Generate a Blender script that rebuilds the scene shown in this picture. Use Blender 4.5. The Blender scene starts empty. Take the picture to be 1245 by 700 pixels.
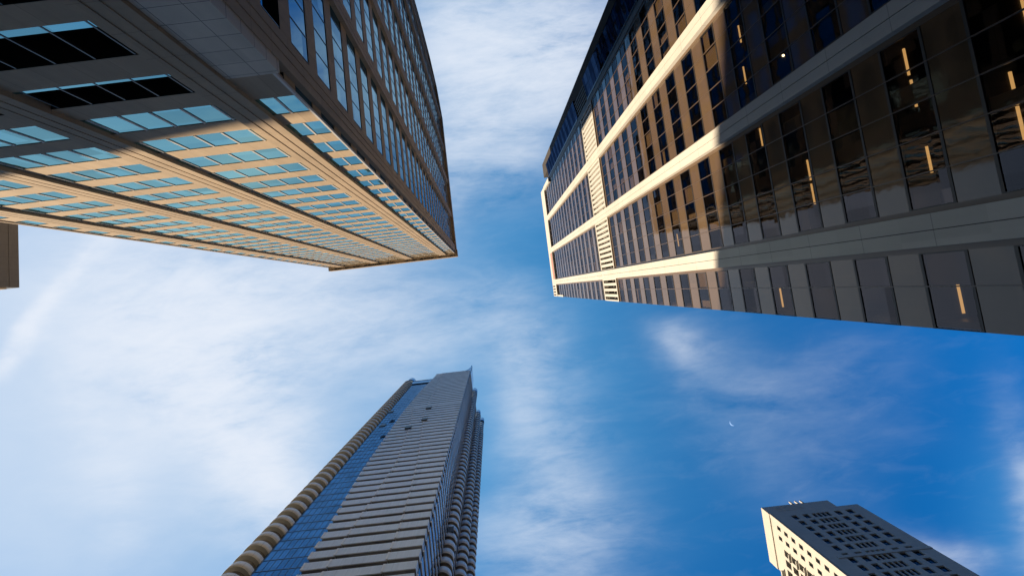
import bpy, math, random
import numpy as np
from mathutils import Matrix, Vector
random.seed(7)
scene = bpy.context.scene
col = scene.collection
EYE = 1.6                                   # camera height; building heights below are measured from the eye
# ------------------------------------------------------------------ camera model (grid axes: X right, Y down the picture, Z up)
FPX, PX, PY_, RX, RY, AZ = 600., 586.08, 293.3, -.09954, .01978, -.114
cx, sx, cy, sy = math.cos(RX), math.sin(RX), math.cos(RY), math.sin(RY)
Rm = np.array([[1,0,0],[0,cx,-sx],[0,sx,cx]]) @ np.array([[cy,0,sy],[0,1,0],[-sy,0,cy]])
Mc = Rm @ np.array([[math.cos(AZ),-math.sin(AZ),0],[math.sin(AZ),math.cos(AZ),0],[0,0,1]])
def pix(p):
    c = Mc @ np.array([p[0], p[1], max(p[2],.5)])
    if c[2] < .01: return (-9e3, -9e3)
    return (PX+FPX*c[0]/c[2], PY_+FPX*c[1]/c[2])
def ray(u, v): return Mc.T @ np.array([(u-PX)/FPX, (v-PY_)/FPX, 1.])

cam = bpy.data.cameras.new('camera'); co = bpy.data.objects.new('camera', cam); col.objects.link(co)
m = Matrix(((Mc[0][0], -Mc[1][0], -Mc[2][0], 0), (Mc[0][1], -Mc[1][1], -Mc[2][1], 0), (Mc[0][2], -Mc[1][2], -Mc[2][2], EYE), (0,0,0,1)))
co.matrix_world = m
cam.sensor_width = 36; cam.lens = FPX/1245*36
cam.shift_x = (622.5-PX)/1245; cam.shift_y = (PY_-350)/1245
cam.clip_start = .1; cam.clip_end = 20000
scene.camera = co

# ------------------------------------------------------------------ light
SUN_EL, SUN_PHI = math.radians(9.6), math.radians(28)
sd = Vector((-math.cos(SUN_PHI)*math.cos(SUN_EL), math.sin(SUN_PHI)*math.cos(SUN_EL), math.sin(SUN_EL)))
L = bpy.data.lights.new('sun', 'SUN'); L.energy = 5.0; L.angle = math.radians(.55); L.color = (1, .80, .56)
lo = bpy.data.objects.new('sun', L); col.objects.link(lo); lo.rotation_euler = sd.to_track_quat('Z', 'Y').to_euler()
SKY_STR = .068

def NT(nt): 
    def n(t, **k):
        x = nt.nodes.new(t)
        for a, b in k.items(): setattr(x, a, b)
        return x
    return n
w = bpy.data.worlds.new('World'); scene.world = w; w.use_nodes = True
nt = w.node_tree; nt.nodes.clear(); n = NT(nt); lk = nt.links.new
def mth(op, a, b=None, c=None, clamp=False):
    x = n('ShaderNodeMath', operation=op, use_clamp=clamp)
    for i, v in enumerate((a, b, c)):
        if v is None: continue
        if isinstance(v, (int, float)): x.inputs[i].default_value = v
        else: lk(v, x.inputs[i])
    return x.outputs[0]
sky = n('ShaderNodeTexSky', sky_type='NISHITA', sun_disc=False, sun_elevation=SUN_EL, sun_rotation=math.atan2(sd.x, sd.y))
sky.altitude = 100; sky.air_density = 1.0; sky.dust_density = .6; sky.ozone_density = 2.0
tc = n('ShaderNodeTexCoord'); sp = n('ShaderNodeSeparateXYZ'); lk(tc.outputs['Generated'], sp.inputs[0])
zc = mth('MAXIMUM', sp.outputs[2], .05)
X = mth('DIVIDE', sp.outputs[0], zc); Y = mth('DIVIDE', sp.outputs[1], zc)
P = n('ShaderNodeCombineXYZ'); lk(X, P.inputs[0]); lk(Y, P.inputs[1])
def noise(scale, detail=6, rough=.55, dist=0, vec=None, loc=(0,0,0), rot=0, sc=(1,1,1)):
    mp = n('ShaderNodeMapping'); mp.inputs['Location'].default_value = loc; mp.inputs['Rotation'].default_value = (0,0,rot); mp.inputs['Scale'].default_value = sc
    lk(vec or P.outputs[0], mp.inputs[0])
    t = n('ShaderNodeTexNoise'); lk(mp.outputs[0], t.inputs['Vector'])
    t.inputs['Scale'].default_value = scale; t.inputs['Detail'].default_value = detail; t.inputs['Roughness'].default_value = rough; t.inputs['Distortion'].default_value = dist
    return t.outputs['Fac']
# clouds: (px centre, half sizes in px, angle in deg, weight)
blobs = [(225,400,150,95,25,.72),(285,500,150,70,55,.72),(330,590,90,34,52,.35),(65,385,110,13,-52,.75),(25,440,45,16,-45,.30),(590,60,125,95,0,.62),(690,60,75,85,0,.42),(545,180,60,90,20,.40),
         (620,180,60,50,40,.25),(630,440,45,90,-12,.25),(690,590,55,110,-15,.25),(822,427,34,20,20,.26),(870,440,80,40,20,.06),(120,560,50,110,-20,.22),(1240,600,26,80,0,.26),(1150,672,34,22,20,.30),
         (930,540,120,60,35,.05),(450,400,130,60,0,.34),(345,345,120,40,0,.30),(1010,470,90,60,0,.06),(640,660,70,60,0,.22)]
haze_b = [(20,500,360,340,0,1.6),(330,520,240,260,0,.8),(560,60,170,170,0,.8),(610,450,120,260,0,.45),(740,470,200,240,0,.30),(1240,640,60,100,0,.3)]
veil_b = [(10,520,250,310,0,.60),(230,450,210,200,0,.42),(590,40,130,90,0,.22),(110,320,200,70,0,.22)]
warp = n('ShaderNodeTexNoise'); lk(P.outputs[0], warp.inputs['Vector']); warp.inputs['Scale'].default_value = 3.0; warp.inputs['Detail'].default_value = 4
sub = n('ShaderNodeVectorMath', operation='SUBTRACT'); lk(P.outputs[0], sub.inputs[0]); sub.inputs[1].default_value = (.11,.11,0)
wv = n('ShaderNodeVectorMath', operation='MULTIPLY_ADD'); lk(warp.outputs['Color'], wv.inputs[0]); wv.inputs[1].default_value = (.22,.22,0); lk(sub.outputs[0], wv.inputs[2])
def field(lst, src):
    tot = None
    for (u, v, a, b, ang, wt) in lst:
        r = ray(u, v); c = (r[0]/r[2], r[1]/r[2])
        mp = n('ShaderNodeMapping', vector_type='TEXTURE'); mp.inputs['Location'].default_value = (c[0], c[1], 0)
        mp.inputs['Rotation'].default_value = (0,0,math.radians(ang)-AZ); mp.inputs['Scale'].default_value = (a/600*1.0, b/600*1.0, 1)
        lk(src, mp.inputs[0])
        ln = n('ShaderNodeVectorMath', operation='DOT_PRODUCT'); lk(mp.outputs[0], ln.inputs[0]); lk(mp.outputs[0], ln.inputs[1])
        g = mth('MULTIPLY', mth('EXPONENT', mth('MULTIPLY', ln.outputs['Value'], -1.0)), wt)
        tot = g if tot is None else mth('ADD', tot, g)
    return tot
cl_ = field(blobs, wv.outputs[0]); hzf = field(haze_b, P.outputs[0]); vlf = field(veil_b, P.outputs[0])
n1 = noise(2.6, 7, .52, .8, rot=.9, sc=(1.0,2.6,1)); n2 = noise(8, 6, .62, .6, loc=(3,1,0), rot=1.3, sc=(1,3.4,1)); n3 = noise(24, 6, .7, .4, loc=(1,7,0), rot=1.0, sc=(1,3.2,1))
tex = mth('ADD', mth('MULTIPLY', n1, 1.0), mth('ADD', mth('MULTIPLY', n2, .42), mth('MULTIPLY', n3, .28)))      # around .8
texn = mth('MULTIPLY_ADD', tex, 3.6, -2.06)
dens = mth('MULTIPLY', cl_, mth('MAXIMUM', texn, .10))
thin = mth('MULTIPLY', mth('MAXIMUM', mth('SUBTRACT', n2, .52), 0), .08)
dens = mth('ADD', mth('ADD', dens, thin), mth('MULTIPLY', vlf, mth('MULTIPLY_ADD', n1, .5, .75)))
dens = mth('SUBTRACT', 1.0, mth('EXPONENT', mth('MULTIPLY', dens, -1.5)))      # soft shoulder
air = mth('SUBTRACT', 1.0, mth('EXPONENT', mth('MULTIPLY', mth('MULTIPLY', hzf, mth('MULTIPLY_ADD', n1, .7, .65)), -1.35)))
hz = n('ShaderNodeMix', data_type='RGBA'); lk(dens, hz.inputs['Factor'])
SKYGAIN = n('ShaderNodeMix', data_type='RGBA', blend_type='MULTIPLY'); SKYGAIN.inputs['Factor'].default_value = 1
lk(sky.outputs[0], SKYGAIN.inputs['A'])
low = n('ShaderNodeMix', data_type='RGBA'); el = n('ShaderNodeMapRange', interpolation_type='SMOOTHSTEP'); el.inputs['From Min'].default_value = .38; el.inputs['From Max'].default_value = .64
lk(sp.outputs[2], el.inputs['Value']); lk(el.outputs[0], low.inputs['Factor']); low.inputs['A'].default_value = (.11, .11, .115, 1); low.inputs['B'].default_value = (.06, 1.18, 2.25, 1)
lk(low.outputs['Result'], SKYGAIN.inputs['B'])
az_ = n('ShaderNodeMix', data_type='RGBA'); lk(air, az_.inputs['Factor']); lk(SKYGAIN.outputs['Result'], az_.inputs['A']); az_.inputs['B'].default_value = (.62, 2.75, 5.3, 1)
lk(az_.outputs['Result'], hz.inputs['A']); hz.inputs['B'].default_value = (6.0, 6.4, 7.1, 1)
bg = n('ShaderNodeBackground'); lk(hz.outputs['Result'], bg.inputs[0]); bg.inputs[1].default_value = SKY_STR
wo = n('ShaderNodeOutputWorld'); lk(bg.outputs[0], wo.inputs[0])

# ------------------------------------------------------------------ materials
def mat(name, base, rough=.7, metal=0., spec=.5, var=.12, vscale=1.5, bump=0., bscale=8., joints=None, jdark=.55, streak=0., panel=None, ptone=.12):
    """base colour broken up by noise (and by panel joints: (step_z, step_h, width) in metres), optional bump"""
    mt = bpy.data.materials.new(name); mt.use_nodes = True; t = mt.node_tree; t.nodes.clear(); q = NT(t); k = t.links.new
    o = q('ShaderNodeOutputMaterial'); b = q('ShaderNodeBsdfPrincipled'); k(b.outputs[0], o.inputs[0])
    b.inputs['Roughness'].default_value = rough; b.inputs['Metallic'].default_value = metal; b.inputs['Specular IOR Level'].default_value = spec
    g = q('ShaderNodeNewGeometry')
    def nz(sc, d=5, scl=(1,1,1)):
        mp = q('ShaderNodeMapping'); mp.inputs['Scale'].default_value = scl; k(g.outputs['Position'], mp.inputs[0])
        x = q('ShaderNodeTexNoise'); x.inputs['Scale'].default_value = sc; x.inputs['Detail'].default_value = d; k(mp.outputs[0], x.inputs['Vector']); return x.outputs['Fac']
    def mm(op, a, bb=None):
        x = q('ShaderNodeMath', operation=op)
        for i, v in enumerate((a, bb)):
            if v is None: continue
            if isinstance(v, (int, float)): x.inputs[i].default_value = v
            else: k(v, x.inputs[i])
        return x.outputs[0]
    f = mm('ADD', mm('MULTIPLY', nz(vscale), var*2), 1-var)
    f = mm('ADD', f, mm('MULTIPLY', mm('SUBTRACT', nz(vscale*9, 3), .5), var))
    if streak: f = mm('ADD', f, mm('MULTIPLY', mm('SUBTRACT', nz(2.5, 4, (1,1,.06)), .5), streak))
    if panel:
        sn = q('ShaderNodeVectorMath', operation='SNAP'); sn.inputs[1].default_value = panel; k(g.outputs['Position'], sn.inputs[0])
        wn = q('ShaderNodeTexWhiteNoise'); k(sn.outputs[0], wn.inputs['Vector']); f = mm('ADD', f, mm('MULTIPLY', mm('SUBTRACT', wn.outputs['Value'], .5), ptone*2))
    if joints:
        s = q('ShaderNodeSeparateXYZ'); k(g.outputs['Position'], s.inputs[0])
        jz, jh, jw = joints
        def line(src, step):
            fr = mm('FRACT', mm('DIVIDE', mm('ADD', src, 1000.0), step)); return mm('LESS_THAN', fr, jw/step)
        ln = line(s.outputs[2], jz) if jz else None
        if jh:
            l2 = mm('MAXIMUM', line(s.outputs[0], jh) if jh else 0, line(s.outputs[1], jh)); ln = l2 if ln is None else mm('MAXIMUM', ln, l2)
        f = mm('MULTIPLY', f, mm('SUBTRACT', 1.0, mm('MULTIPLY', ln, 1-jdark)))
    mx = q('ShaderNodeMix', data_type='RGBA', blend_type='MULTIPLY'); mx.inputs['Factor'].default_value = 1
    mx.inputs['A'].default_value = (*base, 1); cb = q('ShaderNodeCombineColor'); [k(f, cb.inputs[i]) for i in range(3)]
    k(cb.outputs[0], mx.inputs['B']); k(mx.outputs['Result'], b.inputs['Base Color'])
    if bump:
        bp = q('ShaderNodeBump'); bp.inputs['Strength'].default_value = 1; bp.inputs['Distance'].default_value = bump; k(nz(bscale, 4), bp.inputs['Height']); k(bp.outputs[0], b.inputs['Normal'])
    return mt
def glass(name, tint, rough=.015, wave=.004, wscale=.9, see=0., base=(.01,.012,.015), lo=.35, cell=2.0, dirt=.2, tilt=.012):
    """reflective facade glass: fresnel-weighted mirror with slightly wavy panes over a dark body; see = share of light let through"""
    mt = bpy.data.materials.new(name); mt.use_nodes = True; t = mt.node_tree; t.nodes.clear(); q = NT(t); k = t.links.new
    o = q('ShaderNodeOutputMaterial'); gl = q('ShaderNodeBsdfGlossy'); gl.inputs['Roughness'].default_value = rough
    g = q('ShaderNodeNewGeometry')
    x = q('ShaderNodeTexNoise'); x.inputs['Scale'].default_value = wscale; x.inputs['Detail'].default_value = 2; k(g.outputs['Position'], x.inputs['Vector'])
    bp = q('ShaderNodeBump'); bp.inputs['Distance'].default_value = wave; bp.inputs['Strength'].default_value = 1; k(x.outputs['Fac'], bp.inputs['Height']); k(bp.outputs[0], gl.inputs['Normal'])
    # every pane a slightly different tint
    sn = q('ShaderNodeVectorMath', operation='SNAP'); sn.inputs[1].default_value = (cell,)*3; k(g.outputs['Position'], sn.inputs[0])
    wn = q('ShaderNodeTexWhiteNoise'); k(sn.outputs[0], wn.inputs['Vector'])
    ts = q('ShaderNodeVectorMath', operation='SUBTRACT'); k(wn.outputs['Color'], ts.inputs[0]); ts.inputs[1].default_value = (.5,.5,.5)
    ta = q('ShaderNodeVectorMath', operation='MULTIPLY_ADD'); k(ts.outputs[0], ta.inputs[0]); ta.inputs[1].default_value = (tilt*2,)*3; k(g.outputs['Normal'], ta.inputs[2])
    tn = q('ShaderNodeVectorMath', operation='NORMALIZE'); k(ta.outputs[0], tn.inputs[0]); k(tn.outputs[0], bp.inputs['Normal'])
    mr = q('ShaderNodeMapRange'); mr.inputs['To Min'].default_value = 1-dirt; mr.inputs['To Max'].default_value = 1; k(wn.outputs['Value'], mr.inputs['Value'])
    mx = q('ShaderNodeMix', data_type='RGBA', blend_type='MULTIPLY'); mx.inputs['Factor'].default_value = 1; mx.inputs['A'].default_value = (*tint, 1)
    cb = q('ShaderNodeCombineColor'); [k(mr.outputs[0], cb.inputs[i]) for i in range(3)]; k(cb.outputs[0], mx.inputs['B']); k(mx.outputs['Result'], gl.inputs['Color'])
    df = q('ShaderNodeBsdfDiffuse'); df.inputs['Color'].default_value = (*base, 1)
    body = df
    if see:
        tr = q('ShaderNodeBsdfTransparent'); tr.inputs['Color'].default_value = (see,see*.93,see*.85,1)
        body = tr
    fr = q('ShaderNodeFresnel'); fr.inputs['IOR'].default_value = 1.6
    mr2 = q('ShaderNodeMapRange'); mr2.inputs['To Min'].default_value = lo; mr2.inputs['To Max'].default_value = 1; k(fr.outputs[0], mr2.inputs['Value'])
    ms = q('ShaderNodeMixShader'); bf = q('ShaderNodeMath', operation='SUBTRACT'); bf.inputs[0].default_value = 1; k(g.outputs['Backfacing'], bf.inputs[1])
    fm = q('ShaderNodeMath', operation='MULTIPLY'); k(mr2.outputs[0], fm.inputs[0]); k(bf.outputs[0], fm.inputs[1]); k(fm.outputs[0], ms.inputs[0]); k(body.outputs[0], ms.inputs[1]); k(gl.outputs[0], ms.inputs[2]); k(ms.outputs[0], o.inputs[0])
    return mt
def emit(name, c, s):
    mt = bpy.data.materials.new(name); mt.use_nodes = True; t = mt.node_tree; t.nodes.clear(); q = NT(t)
    o = q('ShaderNodeOutputMaterial'); e = q('ShaderNodeEmission'); e.inputs[0].default_value = (*c,1); e.inputs[1].default_value = s; t.links.new(e.outputs[0], o.inputs[0]); return mt

STONE   = mat('tan stone', (0.346, 0.265, 0.179), .75, var=.10, vscale=.5, bump=.004, bscale=12, joints=(1.9,0,.035), jdark=.68, streak=.35, panel=(3.1,3.1,1.9), ptone=.07)
STONE_S = mat('tan spandrel stone', (0.358, 0.275, 0.185), .75, var=.08, vscale=.6, bump=.004, bscale=12, joints=(0,1.6,.03), jdark=.7, streak=.35, panel=(1.6,1.6,3.8), ptone=.07)
PANEL   = mat('grey cladding panel', (0.496, 0.448, 0.376), .6, var=.10, vscale=1.2, joints=(1.08,1.3,.035), jdark=.3, streak=.3, panel=(1.3,1.3,1.08), ptone=.08)
A_GLASS = glass('teal tower glass', (.40,.76,.78), rough=.01, wave=.0015, wscale=.8, lo=.62, base=(.02,.05,.06), cell=1.62, dirt=.30)
A_SIDE  = glass('blue tower glass', (.30,.50,.62), rough=.01, wave=.0015, wscale=.8, lo=.62, base=(.02,.04,.06), cell=1.7, dirt=.22)
MULL_W  = mat('white window bar', (0.481, 0.469, 0.444), .4, var=.05)
MULL_D  = mat('dark bronze bar', (0.022, 0.017, 0.015), .35, var=.1)
RECESS_SHADE  = mat('recess shade', (.02,.018,.016), .8)  # near-black base paints the shade inside recesses and slots
ROOF    = mat('roof gravel', (.25,.24,.22), .9)
WHITE   = mat('cream painted concrete', (.46,.445,.41), .6, var=.06, vscale=.8, joints=(3.915,0,.04), jdark=.6, streak=.2, panel=(9,9,3.915), ptone=.06)
LOUV    = mat('cream louver', (.46,.445,.41), .5, var=.05)
B_SPAN  = mat('bronze spandrel panel', (0.089, 0.060, 0.037), .05, spec=.5, var=.10, vscale=.35, bump=.006, bscale=.8, panel=(1.45,1.45,3.915), ptone=.10)
B_TRIM  = mat('bronze trim', (0.099, 0.065, 0.040), .4, var=.1)
B_BAR   = mat('bronze glazing bar', (0.086, 0.059, 0.040), .35, var=.05)
B_BARD  = mat('dark glazing gasket', (0.019, 0.015, 0.012), .5, var=.05)
B_GLASS = glass('bronze tower glass', (.50,.48,.52), rough=.008, wave=.0035, wscale=.8, see=.62, lo=.04, cell=1.96, dirt=.35)
NAVY    = glass('navy attic glass', (.15,.18,.28), rough=.02, wave=.002, lo=.28, cell=1.2, dirt=.3)
NAVY2   = glass('black attic glass', (.07,.09,.16), rough=.02, wave=.004, lo=.3, cell=1.2, dirt=.4)
NAVYD   = mat('black attic panel', (.012,.013,.018), .2, var=.2)
OLIVE   = mat('dark olive metal', (0.031, 0.028, 0.019), .5)
PINK    = mat('pinkish panel', (0.383, 0.185, 0.148), .6, var=.1, joints=(1.2,0,.06), jdark=.8)
INTER   = mat('office interior', (0.037, 0.031, 0.025), .9)
CEIL    = mat('office ceiling', (0.068, 0.062, 0.056), .9, joints=(0,.6,.03), jdark=.5)
BLIND   = mat('roller blind', (0.383, 0.321, 0.235), .8, var=.06)
TUBE    = emit('fluorescent tube', (1,.62,.24), .75)
SPOT    = emit('ceiling spot', (1,.86,.6), 6)
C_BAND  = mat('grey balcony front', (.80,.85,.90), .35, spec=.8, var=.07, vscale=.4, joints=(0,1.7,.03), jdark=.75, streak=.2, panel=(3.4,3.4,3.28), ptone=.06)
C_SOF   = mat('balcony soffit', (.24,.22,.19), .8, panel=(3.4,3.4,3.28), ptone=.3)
C_EDGE  = mat('pale edge strip', (.90,.91,.92), .4)
C_CREAM = mat('cream round balcony', (.92,.88,.78), .6, var=.05, vscale=.6, joints=(0,.9,.03), jdark=.8)  # very pale base stands in for sunlight on the stack
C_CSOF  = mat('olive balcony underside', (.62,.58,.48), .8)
C_GLASS = glass('blue residential glass', (.42,.62,.84), rough=.02, wave=.004, wscale=.6, lo=.48, base=(.02,.05,.10), cell=1.64, dirt=.3)
C_GL2   = glass('pale crown glass', (.50,.68,.86), rough=.03, wave=.003, lo=.6, cell=2, dirt=.15)
C_MET   = mat('grey steel', (.18,.20,.23), .4, metal=.6)
D_CONC_LIT  = mat('precast concrete sunlit', (.40,.385,.35), .8, var=.07, vscale=.3, joints=(3.24,0,.05), jdark=.8, streak=.15)  # concrete colour set for the sunlit side of the block
D_CONC_SHADE = mat('precast concrete shaded', (.56,.55,.54), .8, var=.10, vscale=.3, joints=(1.62,0,.05), jdark=.75, streak=.2)  # same concrete, separate base colour for the shaded front
D_GLASS = glass('office glass', (.25,.33,.48), lo=.10, base=(.01,.015,.02), wave=.003)
E_WALL  = mat('ribbed grey metal cladding', (.115,.13,.15), .6, var=.12, vscale=.4, joints=(0,1.55,.06), jdark=.85, streak=.1)
E_SUNLIT  = mat('sunlit end face', (0.407, 0.358, 0.278), .6)  # paler base puts the sunlight on the end face into colour
F_WALL  = mat('beige masonry', (0.216, 0.179, 0.142), .8, var=.1, vscale=.3)
MOONM   = emit('moonlight', (.40,.62,1.0), .5)
ASPH    = mat('asphalt', (.05,.05,.052), .85, var=.15, vscale=.4, bump=.004, bscale=30)
PAVE    = mat('concrete paving', (0.185, 0.179, 0.167), .85, var=.12, vscale=.4, joints=(0,1.5,.02), jdark=.6)
GRND    = mat('city ground', (0.074, 0.074, 0.071), .9, var=.1, vscale=.05)
KERB    = mat('granite kerb', (0.235, 0.228, 0.216), .8)
PAINT   = mat('road paint', (.78,.76,.70), .7)

# ------------------------------------------------------------------ mesh helpers
class Frame:
    """facade frame: s runs along the wall, h up, d outwards"""
    def __init__(f, o, u, nrm): f.o, f.u, f.n = o, u, nrm
    def p(f, s, h, d): return (f.o[0]+f.u[0]*s+f.n[0]*d, f.o[1]+f.u[1]*s+f.n[1]*d, h)
WORLD = Frame((0,0), (1,0), (0,1))          # s=X, d=Y
class MB:
    def __init__(b): b.v, b.f, b.m, b.mats, b.sm = [], [], [], [], []
    def mi(b, mt):
        if mt not in b.mats: b.mats.append(mt)
        return b.mats.index(mt)
    def box(b, fr, s0, s1, h0, h1, d0, d1, mt):
        if s1 < s0: s0, s1 = s1, s0
        if h1 < h0: h0, h1 = h1, h0
        if d1 < d0: d0, d1 = d1, d0
        i = len(b.v); k = b.mi(mt)
        b.v += [fr.p(s, h, d) for h in (h0, h1) for (s, d) in ((s0,d0),(s1,d0),(s1,d1),(s0,d1))]
        b.f += [tuple(i+j for j in q) for q in ((0,1,2,3),(7,6,5,4),(0,4,5,1),(1,5,6,2),(2,6,7,3),(3,7,4,0))]; b.m += [k]*6; b.sm += [0]*6
        return b
    def prism(b, pts, h0, h1, mt, smooth=False, top=None, bottom=None):
        i = len(b.v); k = b.mi(mt); N = len(pts)
        b.v += [(x,y,h0) for x,y in pts]+[(x,y,h1) for x,y in pts]
        for j in range(N):
            q = (j+1)%N; b.f.append((i+j,i+q,i+N+q,i+N+j)); b.m.append(k); b.sm.append(1 if smooth else 0)
        b.f.append(tuple(range(i+N-1,i-1,-1))); b.m.append(b.mi(bottom or mt)); b.sm.append(0)
        b.f.append(tuple(range(i+N,i+2*N))); b.m.append(b.mi(top or mt)); b.sm.append(0)
        return b
    def slab(b, fr, prof, d0, d1, mt):
        """extrude a profile (s,h) between depths d0 and d1"""
        i = len(b.v); k = b.mi(mt); N = len(prof)
        b.v += [fr.p(s,h,d0) for s,h in prof]+[fr.p(s,h,d1) for s,h in prof]
        for j in range(N):
            q = (j+1)%N; b.f.append((i+j,i+q,i+N+q,i+N+j)); b.m.append(k); b.sm.append(0)
        b.f.append(tuple(range(i+N-1,i-1,-1))); b.m.append(k); b.sm.append(0); b.f.append(tuple(range(i+N,i+2*N))); b.m.append(k); b.sm.append(0)
        return b
    def merge(b, o):
        i = len(b.v); b.v += o.v; b.f += [tuple(i+j for j in f) for f in o.f]; b.m += [b.mi(o.mats[k]) for k in o.m]; b.sm += o.sm; return b
    def area(b):
        p = np.array([pix(v) for v in b.v]); lo_ = np.clip(p.min(0), 0, (1245,700)); hi = np.clip(p.max(0), 0, (1245,700))
        return float((hi-lo_).prod())
    def obj(b, name, parent=None):
        me = bpy.data.meshes.new(name)
        base = parent.matrix_world.translation if parent else Vector((0,0,0))
        me.from_pydata([(v[0], v[1], v[2]+EYE) for v in b.v], [], b.f)
        for mt in b.mats: me.materials.append(mt)
        me.polygons.foreach_set('material_index', b.m); me.polygons.foreach_set('use_smooth', [bool(x) for x in b.sm])
        bm_fix(me)
        o = bpy.data.objects.new(name, me); col.objects.link(o)
        if parent:
            o.parent = parent; r = parent
            off = Vector((0,0,0))
            while r: off += Vector(r.location); r = r.parent
            me.transform(Matrix.Translation(-off))
        return o
import bmesh
def bm_fix(me):
    bm = bmesh.new(); bm.from_mesh(me); bmesh.ops.recalc_face_normals(bm, faces=bm.faces); bm.to_mesh(me); bm.free()
def tag(o, label=None, cat=None, group=None, kind=None):
    for k, v in (('label',label),('category',cat),('group',group),('kind',kind)):
        if v: o[k] = v
    return o
def thing(name, x, y, label, cat, group=None):
    o = bpy.data.objects.new(name, None); col.objects.link(o); o.location = (x, y, 0); o.empty_display_size = 2
    return tag(o, label, cat, group)
def settle(name, items, parent, limit=100):
    """items: MB, or (MB, [(sub-part name, MB), ...]). The largest in the picture become parts of their own, the rest one 'stuff' part."""
    it = [(x if isinstance(x, tuple) else (x, [])) for x in items]
    it.sort(key=lambda t: -t[0].area())
    for a, subs in it[:limit]:
        o = a.obj(name, parent)
        for nm, sb_ in subs:
            if sb_.v: sb_.obj(nm, o)
    rest = it[limit:]
    if rest:
        r = MB()
        for a, subs in rest:
            r.merge(a)
            for nm, sb_ in subs: r.merge(sb_)
        tag(r.obj(name, parent), kind='stuff')
SZ = -EYE

# ================================================================== TOWER A: tan stone tower, upper left
tA = thing('office_tower', -25, -35, 'tan stone office tower with teal glass bays and a flat cornice, at upper left', 'office tower', 'towers around the street')
FRONT = Frame((-8.75,-11.0), (-1,0), (0,1)); SIDE = Frame((-8.75,-11.0), (0,-1), (1,0))
P_ = .27                                     # pier projection
TOPS = [18.7+3.8*k for k in range(-4,30)]; AW = 2.05; A_TOP = 130.4
def stone_pier(fr, s0, s1, h0, h1, p=P_):
    b = MB(); w_ = s1-s0
    b.box(fr, s0, s1, h0, h1, -.25, p-.05, STONE)
    b.box(fr, s0+.0, s0+w_*.30, h0, h1, p-.052, p, STONE); b.box(fr, s0+w_*.36, s0+w_*.64, h0, h1, p-.052, p, STONE); b.box(fr, s0+w_*.70, s1, h0, h1, p-.052, p, STONE)
    return b
def bay_a(fr, s0, s1, gl, barm, bars, wins, spans, q=.03, barw=.10, bar_d=.05, lowsolid=None, aw=2.22):
    prev = SZ
    for T in TOPS:
        if lowsolid and T < lowsolid: prev = 21.38; continue
        deep = T < 23
        hb = T-((2.5 if T < 20 else 2.0) if deep else aw)
        sp_ = MB().box(fr, s0, s1, prev+.02, hb, -.25, q, STONE_S); spans.append(sp_)
        g_ = MB(); br = []
        if deep:                                       # low glass strip, recess above it coloured black for its shade
            gs = .45 if T < 20 else .26
            g_.box(fr, s0, s1, hb, hb+gs, -.06, 0, gl); g_.box(fr, s0, s1, hb+gs, T, -1.5, -1.4, RECESS_SHADE)
            g_.box(fr, s0, s1, T, T+.02, -1.5, q-.01, RECESS_SHADE)
            for x in bars:
                if s0+.1 < x < s1-.1: br.append(('mullion', MB().box(fr, x-.03, x+.03, hb, T-.02, -.10, .02, MULL_D)))
        else:
            g_.box(fr, s0, s1, hb, T, -.06, 0, gl)
            for x in bars:
                if s0+.1 < x < s1-.1: br.append(('mullion', MB().box(fr, x-barw/2, x+barw/2, hb+.02, T-.02, 0, bar_d, barm)))
        wins.append((g_, br)); prev = T
    spans.append(MB().box(fr, s0, s1, TOPS[-1], A_TOP-.35, -.25, q, STONE_S))
wins, spans = [], []
# front: narrow corner bay, four piers, three full bays, narrow end bay
pf = [(2.2,3.95),(11.25,13.0),(20.3,22.05),(29.35,31.1)]
bays = [(.0,2.2),(3.95,11.25),(13.0,20.3),(22.05,29.35),(31.1,33.3)]
for i, (a, b_) in enumerate(pf): stone_pier(FRONT, a, b_, SZ, A_TOP-.3).obj('pier', tA)
for i, (a, b_) in enumerate(bays):
    bars = [1.12] if i == 0 else [a+.42+1.62*k for k in range(5)]
    bay_a(FRONT, a, b_, A_GLASS, MULL_W, bars, wins, spans, lowsolid=(22.6 if i == 0 else None))
MB().box(FRONT, -.06, .06, 21.4, A_TOP-.4, -.06, .10, MULL_W).obj('corner_post', tA)
# side: thin corner bay, piers every 9.05 m; the wall bends back after the fifth bay
ps = [(.45,2.1)]+[(9.55+9.05*k, 10.95+9.05*k) for k in range(4)]
sb = [(.0,.45)]; 
for i in range(4): sb.append((ps[i][1], ps[i+1][0]))
for (a, b_) in ps: stone_pier(SIDE, a, b_, SZ, A_TOP-.3, .36).obj('pier', tA)
sw, ss = [], []
for i, (a, b_) in enumerate(sb):
    bay_a(SIDE, a, b_, A_SIDE, MULL_D, [a+.6+1.5*k for k in range(6)], sw, ss, q=.04, barw=.035, bar_d=.03, aw=2.4, lowsolid=(21.4 if i == 0 else None))
o = SIDE.p(ps[-1][1], 0, 0)[:2]; cur = o; facets = []
for k in range(7):
    ang = math.radians((4,6.5,8,9,9.5,10,10)[k]); u = (-math.sin(ang), -math.cos(ang)); nn = (math.cos(ang), -math.sin(ang))
    fr = Frame(cur, u, nn); facets.append(fr)
    bay_a(fr, 0, 7.65, A_SIDE, MULL_D, [.6+1.5*j for j in range(5)], sw, ss, q=.04, barw=.035, bar_d=.03, aw=2.4)
    stone_pier(fr, 7.65, 9.05, SZ, A_TOP-.3, .36).obj('pier', tA)
    cur = (cur[0]+u[0]*9.05, cur[1]+u[1]*9.05)
settle('window', wins+sw, tA, 100); settle('spandrel', spans+ss, tA, 100)
MB().box(WORLD, -10.9, -8.45, SZ, 21.4, -11.45+.0, -10.88, PANEL).obj('corner_cladding', tA)
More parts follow.
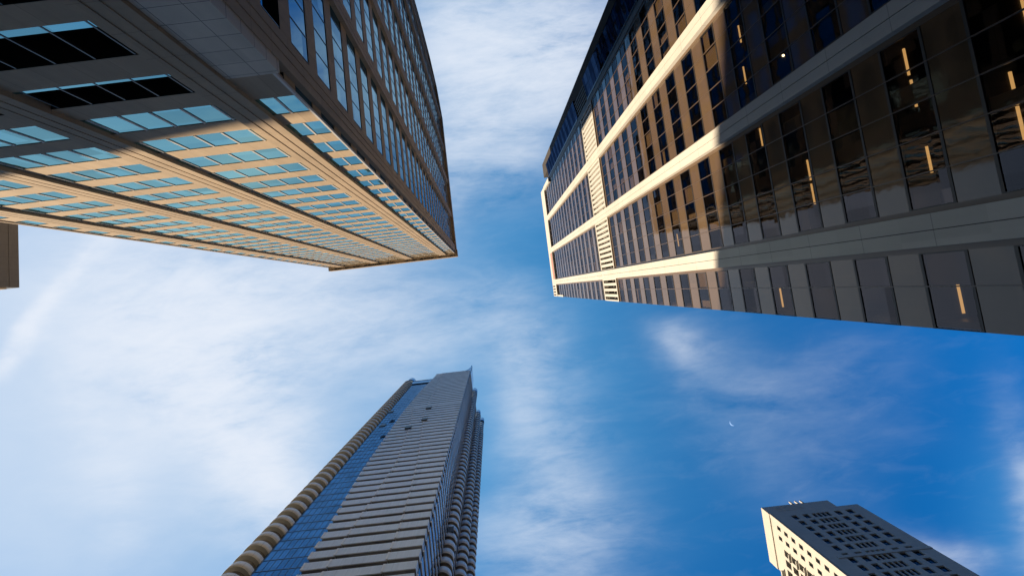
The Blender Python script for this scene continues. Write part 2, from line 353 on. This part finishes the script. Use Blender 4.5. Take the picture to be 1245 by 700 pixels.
# cornice
c_ = MB(); c_.box(WORLD, -42.6, -8.0, A_TOP+.35, A_TOP+2.8, -12.0, -10.05, STONE); c_.box(WORLD, -42.3, -8.3, A_TOP-.3, A_TOP+.35, -12.0, -10.62, STONE)
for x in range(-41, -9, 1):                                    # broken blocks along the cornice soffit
    if random.random() < .45: c_.box(WORLD, x, x+.7, A_TOP+.1, A_TOP+.345, -10.619, -10.3, RECESS_SHADE)
c_.box(SIDE, 1.0, ps[-1][1], A_TOP-.3, A_TOP+2.8, -.4, .62, STONE)
for fr in facets: c_.box(fr, 0, 9.1, A_TOP-.3, A_TOP+2.8, -.4, .60, STONE)
c_.obj('cornice', tA)
core = MB(); pts = [(-10.6,-12.7),(-10.6, -56.2)]
for fr in facets: pts.append((fr.p(9.05,0,-1.9)[0], fr.p(9.05,0,-1.9)[1]))
pts += [(-41.0, pts[-1][1]), (-41.0,-12.7)]
core.prism(pts, SZ, A_TOP+2.0, RECESS_SHADE, top=ROOF); core.obj('core_wall', tA)
MB().box(WORLD, -42.05, -41.2, SZ, A_TOP+.3, -118, -11.3, STONE).obj('rear_wall', tA)
for fr in (FRONT,):
    MB().box(fr, 33.3, 33.55, SZ, A_TOP-.3, -.3, .12, STONE).obj('pier', tA)

# ================================================================== TOWER B: bronze glass tower with cream ribs, right
tB = thing('office_tower', 40, -12, 'bronze glass office tower with cream vertical ribs and louvered band, lower half in shadow', 'office tower', 'towers around the street')
BF = Frame((18.5,3.72), (0,-1), (-1,0))
ST = 3.915; V0 = 19.49-ST*5
rows = []; z = V0
while z < 139: rows.append(z); z += ST
L0, L1, PB = 73.3, 82.0, 139.4
ribs = [(3.45,4.8),(12.6,13.85),(21.7,22.95)]
bb = [(.0,3.45),(4.8,12.6),(13.85,21.7),(22.95,30.7)]
for (a, b_) in ribs:
    r_ = MB(); mid = (a+b_)/2
    for h0, h1 in ((SZ, PB+.4),):
        r_.box(BF, a, mid-.02, h0, h1, -.2, .42, WHITE); r_.box(BF, mid+.02, b_, h0, h1, -.2, .42, WHITE); r_.box(BF, mid-.021, mid+.021, h0, h1, -.2, .36, B_BARD)
    r_.obj('rib', tB)
vw, vs, lamps = [], [], []
rnd = random.Random(11)
for bi, (a, b_) in enumerate(bb):
    t0 = .0 if bi == 0 else .25; t1 = .25
    # trim strips beside the ribs
    if bi: MB().box(BF, a, a+t0, SZ, L0, -.2, .03, B_TRIM).obj('trim', tB)
    MB().box(BF, b_-t1, b_, SZ, L0, -.2, .03, B_TRIM).obj('trim', tB)
    if bi: MB().box(BF, a, a+t0, L1, PB, -.2, .03, B_TRIM).obj('trim', tB)
    MB().box(BF, b_-t1, b_, L1, PB, -.2, .03, B_TRIM).obj('trim', tB)
    p0, p1 = a+t0, b_-t1; npn = 2 if bi == 0 else 5
    cuts = [p0+(p1-p0)*k/npn for k in range(npn+1)]
    if bi == 0: cuts = [0, 1.78, 3.2]
    for h0, h1 in ((SZ, L0), (L1, PB)):
        for c in cuts[1:-1]: MB().box(BF, c-.022, c+.022, h0, h1, -.05, .05, B_BAR).obj('mullion', tB)
    for zr in rows:
        if zr+2.06 > L0 and zr < L1: continue
        for ci in range(len(cuts)-1):
            pass
        g_ = MB().box(BF, p0, p1, zr, zr+2.06, -.03, 0, B_GLASS); fr_ = MB(); sbs = [('frame', fr_)]
        fr_.box(BF, p0, p1, zr-.075, zr+.06, -.05, .035, B_BARD); fr_.box(BF, p0, p1, zr+2.0, zr+2.135, -.05, .035, B_BARD)
        fr_.box(BF, p0, p0+.05, zr+.05, zr+2.01, -.05, .034, B_BARD); fr_.box(BF, p1-.05, p1, zr+.05, zr+2.01, -.05, .034, B_BARD)
        # blinds behind some panes
        for ci in range(len(cuts)-1):
            c0, c1 = cuts[ci], cuts[ci+1]
            u_ = rnd.random()
            if u_ < .11: sbs.append(('blind', MB().box(BF, c0+.05, c1-.05, zr+.05, zr+2.0, -.16, -.13, BLIND)))
            elif u_ < .2: sbs.append(('blind', MB().box(BF, c0+.05, c0+.05+(c1-c0)*rnd.uniform(.3,.6), zr+.05, zr+2.0, -.16, -.13, BLIND)))
            elif u_ < .28: sbs.append(('blind', MB().box(BF, c0+.05, c1-.05, zr+rnd.uniform(.6,1.5), zr+2.0, -.16, -.13, BLIND)))
        vw.append((g_, sbs))
        top = min(zr+ST, PB)
        if not (zr+2.06 < L0 < zr+ST): 
            vs.append(MB().box(BF, p0, p1, zr+2.135, top-.075, -.2, .012, B_SPAN))
        else: vs.append(MB().box(BF, p0, p1, zr+2.11, L0-.05, -.2, .012, B_SPAN))
    zl = [zr for zr in rows if zr > L1][0]
    vs.append(MB().box(BF, p0, p1, L1+.02, zl-.05, -.2, .012, B_SPAN))
settle('window', vw, tB, 100); settle('spandrel', vs, tB, 100)
# floor slabs / ceilings seen through the glass
cl = MB()
for zr in rows:
    if zr < 95: cl.box(BF, .3, 30.6, zr+2.06, zr+2.5, -4.0, -.21, CEIL)
cl.obj('ceiling', tB)
# louvered plant floors
for bi, (a, b_) in enumerate(bb):
    lv = MB(); lv.box(BF, a, b_, L0, L1, -.9, -.75, RECESS_SHADE); 
    lv.box(BF, a, b_, L0, L0+.35, -.75, .16, LOUV); lv.box(BF, a, b_, L1-.5, L1, -.75, .16, LOUV)
    k = int((b_-a)/.72); 
    for j in range(k+1):
        s_ = a+(b_-a)*j/k; lv.box(BF, max(a, s_-.20), min(b_, s_+.20), L0+.351, L1-.501, -.6, .14, LOUV)
    lv.obj('louver', tB)
    MB().box(BF, a+.1, b_-.1, L1, L1+1.4, -.3, .02, RECESS_SHADE).obj('trim', tB)  # near-black strip painting the recess line above the louvers
# parapet frame
pp = MB()
pp.box(BF, .0, 31.3, PB+.4, 147.6, -.3, .35, WHITE); pp.box(BF, .0, .45, PB-9.5, PB+.4, -.3, .2, WHITE)
pp.box(BF, 30.3, 31.4, 127.5, PB+.4, -.2, .42, WHITE)
pp.obj('parapet', tB)
MB().box(BF, 4.9, 12.4, PB+.9, PB+4.2, .35, .42, PINK).obj('parapet_panel', tB)  # pinkish panel set on the parapet face
sl = MB()
for j in range(4): sl.box(BF, .25+j*.8, .65+j*.8, PB+2.5, 146.8, .351, .37, RECESS_SHADE)
sl.obj('vent', tB)
# dark attic strip turning towards the street
a0 = BF.p(31.6, 0, 0)[:2]; an = math.radians(8.5)
AF = Frame(a0, (-math.sin(an), -math.cos(an)), (-math.cos(an), math.sin(an)))
st = MB(); st.box(BF, 30.7, 31.75, SZ, 128.5, -.3, .10, OLIVE); st.obj('dark_strip', tB)
nv = []
for h0, h1, wd, base in ((SZ, 75.5, 3.5, 0), (84.5, 128.5, 3.5, 0)):
    h = h0
    while h < h1-.2:
        hh = min(h+1.9, h1); k = int((h-SZ)/1.9)
        g_ = MB().box(AF, .25, wd*.55, h+.04, hh-.04, -.1, 0, NAVY if k % 2 else NAVY2); g_.box(AF, wd*.55+.05, wd, h+.04, hh-.04, -.1, 0, NAVY if k % 2 else NAVY2)
        nv.append(g_); h += 1.9
    MB().box(AF, .0, wd, h0, h1, -.5, -.102, NAVYD).obj('backing_wall', tB)
    MB().box(AF, .0, .22, h0, h1, -.102, .15, NAVYD).obj('trim', tB)
settle('attic_pane', nv, tB, 90)
lv = MB(); lv.box(AF, .1, 3.0, 75.5, 84.5, -.6, -.35, NAVYD)
for j in range(6): lv.box(AF, .15+j*.5, .38+j*.5, 75.52, 84.48, -.35, -.1, OLIVE)
lv.obj('louver', tB)
# lit ceiling lamps behind the glass (picture positions turned into places on each office ceiling)
tubes = [(899,42),(905,92),(1101,76),(1110,114),(1129,195),(983,207),(988,236),(1231,108),(1240,150),(925,167),(963,362),(1167,363),(824,292),(1243,8)]
spots = [(947,45),(952,68),(970,150),(1136,227),(1140,246),(1137,231)]
for lst, kind in ((tubes, 0), (spots, 1)):
    for (u, v) in lst:
        r = ray(u, v); best = None
        for zr in rows:
            hc = zr+2.06; x = r[0]/r[2]*hc; y = r[1]/r[2]*hc
            hg = 18.5/(r[0]/r[2])                            # height where the sight line meets the glass
            if zr+.05 < hg < zr+2.0: best = (x, y, hc)
        if best is None:
            hg = 18.5/(r[0]/r[2]); zr = min(rows, key=lambda q: abs(q+1-hg)); hc = zr+2.06; f_ = (zr+1.2); best = (18.5*hc/f_, r[1]/r[0]*18.5*hc/f_, hc)
        x, y, hc = best
        x = max(x, 18.75)
        b = MB()
        if kind == 0: b.box(WORLD, x-.04, x+.04, hc-.07, hc-.005, y-.62, y+.62, TUBE)
        else: b.prism([(x+.07*math.cos(t*math.pi/4), y+.07*math.sin(t*math.pi/4)) for t in range(8)], hc-.05, hc-.005, SPOT)
        b.obj('ceiling_lamp', tB)
MB().box(WORLD, 22.6, 60, SZ, 146.5, -27.5, 3.4, INTER).obj('core_wall', tB)
MB().box(WORLD, 18.75, 60, SZ, 147.2, 3.40, 3.7, B_TRIM).obj('end_wall', tB)
MB().box(WORLD, 19.6, 60, SZ, 147.2, -36, -31.9, INTER).obj('end_wall', tB)

# ================================================================== TOWER C: residential tower with balconies, lower centre
tC = thing('residential_tower', -28, 55, 'tall tower of stacked balconies with a round cream balcony stack and blue crown', 'apartment tower', 'towers around the street')
CF = Frame((0,39.0), (1,0), (0,-1))          # s = X, outwards = -Y
def interp(z, t):
    if z <= t[0][0]: return t[0][1]
    for (a, x), (b, y) in zip(t, t[1:]):
        if z <= b: return x+(y-x)*(z-a)/(b-a)
    return t[-1][1]
LEFT = [(60,-33.0),(90,-33.7),(120,-35.1),(176,-35.6),(215,-34.4),(247,-32.3)]
J1 = [(60,-30.2),(88,-29.2),(103,-28.4),(123,-27.6),(150,-29.4),(180,-32.6)]
J2 = [(60,-20.5),(89,-20.4),(105,-21.2),(123,-22.4),(172,-27.6),(250,-29.5)]
CS = 3.28; lev = [SZ+8+CS*k for k in range(0, 80)]
bal, side_b = [], []
for z in lev:
    if z > 253: break
    x0 = interp(z, LEFT); b = MB(); zt = z+2.12
    j1 = interp(z, J1); j2 = interp(z, J2)
    segs = [(x0, j2), (j2+.12, -15.5)] if z > 182 else ([(x0, j1), (j1+.12, j2), (j2+.12, -15.5)] if j1 > x0+1.5 else [(x0, j2), (j2+.12, -15.5)])
    for i, (a, c) in enumerate(segs):
        d = .55+.10*i; b.box(CF, a, c, z, zt, -.9, d, C_BAND)
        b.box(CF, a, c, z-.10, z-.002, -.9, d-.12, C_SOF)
        b.box(CF, a-.34, a-.005, z+.05, zt-.05, d-.1, d+.06, C_EDGE)  # pale strip at the left edge of each segment
    bal.append(b)
    # right return: blue balcony glass over dark soffits, stepping
    s = MB(); RF = Frame((-15.5,39.0), (0,1), (1,0))
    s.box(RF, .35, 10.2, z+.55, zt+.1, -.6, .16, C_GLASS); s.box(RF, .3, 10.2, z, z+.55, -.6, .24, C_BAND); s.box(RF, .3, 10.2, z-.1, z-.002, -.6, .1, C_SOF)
    side_b.append(s)
settle('balcony', bal, tC, 100); settle('side_balcony', side_b, tC, 100)
# glass walls behind
g_ = MB(); g_.box(CF, -43.2, -15.8, SZ, 246.5, -3.0, -.95, C_GLASS); g_.obj('glass_wall', tC)
g_ = MB()
for k, x in enumerate(np.arange(-42.8, -33, 1.15)): g_.box(CF, x-.03, x+.03, SZ, 246.5, -.95, -.90, C_MET)
for z in lev:
    if z < 246: g_.box(CF, -43.2, -32, z+.7, z+.85, -.95, -.90, C_MET)
g_.obj('glazing_bars', tC)
# stepped right flank: glass faces between the round stacks
def flank(x, y0, y1, top):
    b = MB(); b.box(WORLD, x-6, x, SZ, top, y0, y1, C_GLASS); b.obj('glass_wall', tC); b = MB()
    for z in lev:
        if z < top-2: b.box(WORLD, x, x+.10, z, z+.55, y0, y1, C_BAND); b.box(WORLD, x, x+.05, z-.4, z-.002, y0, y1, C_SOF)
    b.obj('floor_bands', tC)
b = MB().box(WORLD, -28, -15.75, SZ, 262, 40.2, 49.2, C_GLASS); b.obj('glass_wall', tC)
flank(-14.75, 52.0, 58.6, 258); flank(-13.55, 61.2, 65, 252); flank(-12.7, 66.9, 71.6, 262)
MB().box(WORLD, -40, -15.9, SZ, 244, 42, 66, C_GLASS).obj('glass_wall', tC)
# round balcony stacks
def ring(x, y, r, n_=28): return [(x+r*math.cos(2*math.pi*i/n_), y+r*math.sin(2*math.pi*i/n_)) for i in range(n_)]
rounds = []
def stack(x, y, r, top, band, sof, core_m=C_SOF, z0=30, hgt=1.25):
    MB().prism(ring(x, y, r*.72), SZ, top-1, core_m, smooth=True).obj('stack_core', tC)
    for i, z in enumerate(lev):
        if z < z0 or z > top: continue
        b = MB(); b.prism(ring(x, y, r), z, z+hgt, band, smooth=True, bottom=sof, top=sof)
        rounds.append(b)
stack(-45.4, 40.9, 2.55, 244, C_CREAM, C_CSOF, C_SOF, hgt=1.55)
stack(-15.0, 51.0, 1.6, 256, C_BAND, C_SOF, hgt=2.0); stack(-14.0, 60.2, 1.5, 250, C_BAND, C_SOF, hgt=2.0); stack(-13.1, 66.3, 1.25, 258, C_BAND, C_SOF, hgt=2.0)
settle('round_balcony', rounds, tC, 100)
MB().box(WORLD, -47, -43.3, SZ, 240, 41.2, 46, C_SOF).obj('side_wall', tC)
MB().prism(ring(-45.2, 40.9, 2.0), 247.2, 254, C_GL2, smooth=True).obj('stack_cap', tC)
MB().prism(ring(-15.0, 51.0, 1.5), 257.5, 266, C_GL2, smooth=True).obj('stack_cap', tC)
MB().prism(ring(-14.0, 60.2, 1.3), 252, 258, C_GL2, smooth=True).obj('stack_cap', tC)
MB().prism(ring(-12.9, 66.3, 1.2), 260, 267, C_GL2, smooth=True).obj('stack_cap', tC)
# crown: glass blades with the swept roof line
cr = MB(); prof = [(-43.2,246.5),(-31,247),(-29.9,258.5),(-25.4,258.2),(-20.5,259.5),(-18.6,262),(-17,267),(-15.45,276),(-15.45,240),(-43.2,240)]
cr.slab(CF, prof, -1.2, -.55, C_GL2); cr.slab(Frame((-15.5,39.0), (0,1), (1,0)), [(.2,240),(9.3,240),(9.3,262),(7.5,273),(.2,276)], -.5, .05, C_GL2); cr.obj('crown', tC)
cr = MB()
for k in range(5): cr.box(CF, -31+k*2.4, -29.5+k*2.4, 254.6, 255.2, -.54, -.3, C_MET)
cr.box(CF, -43.2, -31.5, 246.5, 247.2, -1.3, -.45, C_MET); cr.obj('coping', tC)
for (u, v) in ((496,520),(521,496),(516,510),(475,501),(465,518),(546,646)):
    r = ray(u, v)
    if u < 480: k_ = 38.3/r[1]
    elif u > 540: k_ = 49.6/r[1]
    else: k_ = 38.15/r[1]
    p = r*k_
    MB().box(WORLD, p[0]-.9, p[0]+.9, p[2]-.6, p[2]+1.8, p[1]-.25, p[1]+.1, MULL_D).obj('work_hoist', tC)

# ================================================================== TOWER D: precast office block, lower right
K = 1.2
tD = thing('office_block', 80, 80, 'pale concrete office block with small square windows and bright left side, bottom right corner', 'office block', 'towers around the street')
DF = Frame((58.19*K, 58.5*K), (1,0), (0,-1)); DL = Frame((58.19*K, 58.5*K), (0,1), (-1,0))
pitch = 2.68*K
def punched(fr, cols, rowz, s0, s1, h0, h1, t, wallm, store, rec=.35, skip=()):
    """wall with window openings: rowz = (z0,z1) list, cols = (a,b) list"""
    wl = MB(); prev = h0
    for (z0, z1) in sorted(rowz):
        wl.box(fr, s0, s1, prev, z0, -t, 0, wallm)
        e = s0
        for (a, b) in sorted(cols): wl.box(fr, e, a, z0, z1, -t, 0, wallm); e = b
        wl.box(fr, e, s1, z0, z1, -t, 0, wallm); prev = z1
        for (a, b) in cols:
            g = MB().box(fr, a, b, z0, z1, -rec-.08, -rec, D_GLASS)
            g.box(fr, (a+b)/2-.04, (a+b)/2+.04, z0, z1, -rec, -rec+.06, MULL_D) if b-a > 1 else None
            store.append(g)
    wl.box(fr, s0, s1, prev, h1, -t, 0, wallm)
    return wl
dw = []
colsF = [(3.65*K,4.9*K),(6.2*K,7.5*K),(8.3*K,9.12*K),(9.3*K,10.12*K),(10.3*K,11.12*K),(11.3*K,12.12*K),(13.4*K,14.75*K),(16.0*K,17.45*K)]
rz = [((117.9-2.68*i)*K, (119.75-2.68*i)*K) for i in range(6)]
rz2 = [((100.1-2.68*i)*K, (101.95-2.68*i)*K) for i in range(30)]
mech = [(102.9*K, 103.5*K)]
punched(DF, colsF, rz+mech+rz2, 0, 20.3*K, SZ, 121.7*K, .6, D_CONC_SHADE, dw).obj('front_wall', tD)
tp = MB(); tp.box(DF, .0, 15.6*K, 121.7*K, 125*K, -.6, .003, D_CONC_SHADE)
for k in range(22): tp.box(DF, 2.4*K+k*.34, 2.4*K+k*.34+.12, 122.2*K, 124.4*K, .003, .06, D_CONC_SHADE)
tp.obj('plant_parapet', tD)
st = MB(); st.box(DF, 2.2*K, 20.3*K, 101.9*K, 102.6*K, .0, .12, D_CONC_SHADE); st.obj('ledge', tD)
colsL = [(1.45*K+2.15*K*i, 2.35*K+2.15*K*i) for i in range(2)]
rzL = [((117.9-2.68*i)*K, (119.3-2.68*i)*K) for i in range(36)]
punched(DL, colsL, rzL, .6, 5.6*K, SZ, 123*K, .6, D_CONC_LIT, dw).obj('side_wall', tD)
rzB = [((115.9-2.68*i)*K, (117.9-2.68*i)*K) for i in range(36)]
punched(DL, [(6.0*K+2.1*K*i, 7.4*K+2.1*K*i) for i in range(3)], rzB, 5.601*K, 12.2*K, SZ, 123*K, 1.2, D_CONC_LIT, dw, rec=1.0).obj('side_wall', tD)
settle('window', dw, tD, 100)
p_ = MB(); p_.box(DL, .003, 12.2*K, 121.7*K, 125*K, -8, .3, D_CONC_LIT); p_.box(DL, -.002, .9, SZ, 123*K, -.6, .12, D_CONC_LIT); p_.obj('parapet', tD)
fins = MB()
for i in range(12):
    zz = (119-2.68*i*1.0)*K; MB().box(DL, 11.2*K, 12.9*K, zz, zz+.5, -.8, .9, D_CONC_LIT).obj('balcony_slab', tD)
for i in range(12):
    zz = (115.6-2.68*i)*K; MB().box(DL, 5.9*K, 7.6*K, zz-.2, zz+.1, -.6, .55, D_CONC_LIT).obj('balcony_slab', tD)
MB().prism([(60.2*K,70.6*K),(64*K,74.5*K),(79*K,74.5*K),(79*K,60*K),(59.2*K,60*K)], SZ, 121*K, D_CONC_LIT, top=ROOF).obj('core_wall', tD)
for (u, v) in ((961,608),(967.5,607),(973.5,606)):
    r = ray(u, v); p = r*(125.8*K/r[2])
    b = MB(); b.prism(ring(p[0], 58.6*K, .30, 8), 124.9*K, 126.3*K, MULL_W); b.obj('roof_vent', tD)

# ================================================================== BLOCK E at the left edge and two blocks beyond the view whose shadows fall on the towers
tE = thing('office_block', -75, -20, 'dark grey ribbed building end at the left border, just below the tan tower', 'building', None)
MB().box(WORLD, -88, -60, SZ, 60.9, -45, -7.3, E_WALL).obj('wall', tE)
MB().box(WORLD, -88.2, -59.97, 60.9, 62.2, -45.2, -7.25, E_WALL).obj('parapet', tE)
MB().box(WORLD, -88.1, -60.05, SZ, 60.6, -7.29, -7.05, E_SUNLIT).obj('trim', tE)  # pale sheet painting the sunlit end face
def plain_block(x0, x1, y0, y1, h, label):
    t = thing('office_block', (x0+x1)/2, (y0+y1)/2, label, 'building')
    store = []
    n_ = int((x1-x0)/4); rr = [(4+3.6*i, 6+3.6*i) for i in range(int((h-6)/3.6))]
    fr = Frame((x0,y0), (1,0), (0,-1)); punched(fr, [(4*i+1, 4*i+3) for i in range(n_)], rr, 0, x1-x0, SZ, h, .4, F_WALL, store).obj('wall', t)
    n2_ = int((y1-y0)/4); fr = Frame((x1,y0), (0,1), (1,0)); punched(fr, [(4*i+1, 4*i+3) for i in range(n2_)], rr, .401, y1-y0, SZ, h-.002, .4, F_WALL, store).obj('wall', t)
    r = MB()
    for s in store: r.merge(s)
    tag(r.obj('window', t), kind='stuff')
    MB().box(WORLD, x0, x1-.6, SZ, h-.6, y0+.6, y1, F_WALL).obj('core_wall', t)
    return t
plain_block(-141, -85, 60, 80, 61.6, 'taller of two beige masonry blocks standing beyond the left border')
plain_block(-178, -150, 38, 78, 53.3, 'lower of two beige masonry blocks standing beyond the left border')

# ================================================================== moon
r = ray(891, 513.5); c = r/np.linalg.norm(r)*6000; R0 = 6000*4.3/600*.8
e1 = np.cross(c/6000, [0,0,1]); e1 /= np.linalg.norm(e1); e2 = np.cross(c/6000, e1)
def todir(du, dv):
    q = ray(891+du, 513.5+dv); return q/np.linalg.norm(q)*6000
mb = MB(); N = 14; ov = []; iv = []
for k in range(N+1):
    t = math.radians(60+150*k/N)              # horns; opening to the upper right
    ou = (4.0*math.cos(t), 4.0*math.sin(t)); w_ = 1.5*math.sin(math.pi*k/N)
    iu = ((4.0-w_)*math.cos(t), (4.0-w_)*math.sin(t)); ov.append(ou); iv.append(iu)
for dz in (0, 10):
    for (a, b) in ov+iv:
        q = todir(a, b); q = q*(1+dz/6000); mb.v.append(tuple(q))
k1 = mb.mi(MOONM); H_ = 2*(N+1)
for j in range(N):
    a, b, c1, d = j, j+1, N+1+j+1, N+1+j
    for f in ((a,b,c1,d), (H_+d,H_+c1,H_+b,H_+a), (a,H_+a,H_+b,b), (d,c1,H_+c1,H_+d)): mb.f.append(f); mb.m.append(k1); mb.sm.append(0)
mo = mb.obj('moon'); tag(mo, 'small pale crescent moon in the blue sky right of centre', 'moon')

# ================================================================== ground
def struct(name, b): return tag(b.obj(name), kind='structure')
struct('ground', MB().box(WORLD, -3000, 3000, SZ-.5, SZ-.15, -3000, 3000, GRND))
struct('road', MB().box(WORLD, -3.5, 14, SZ-.149, SZ-.13, -400, 400, ASPH))
struct('pavement', MB().box(WORLD, -8.2, -3.8, SZ-.149, SZ, -400, 400, PAVE).box(WORLD, 14.3, 18.0, SZ-.149, SZ, -400, 400, PAVE))
struct('kerb', MB().box(WORLD, -3.8, -3.5, SZ-.149, SZ+.004, -400, 400, KERB).box(WORLD, 14, 14.3, SZ-.149, SZ+.004, -400, 400, KERB))
mk = MB()
for k in range(-40, 40): mk.box(WORLD, 5.15, 5.3, SZ-.129, SZ-.126, k*8, k*8+3, PAINT)
struct('road_marking', mk)

# ------------------------------------------------------------------ render settings
scene.render.engine = 'CYCLES'
scene.view_settings.view_transform = 'Standard'; scene.view_settings.look = 'None'; scene.view_settings.exposure = 1.0; scene.view_settings.gamma = 1
scene.cycles.max_bounces = 8; scene.cycles.transparent_max_bounces = 8
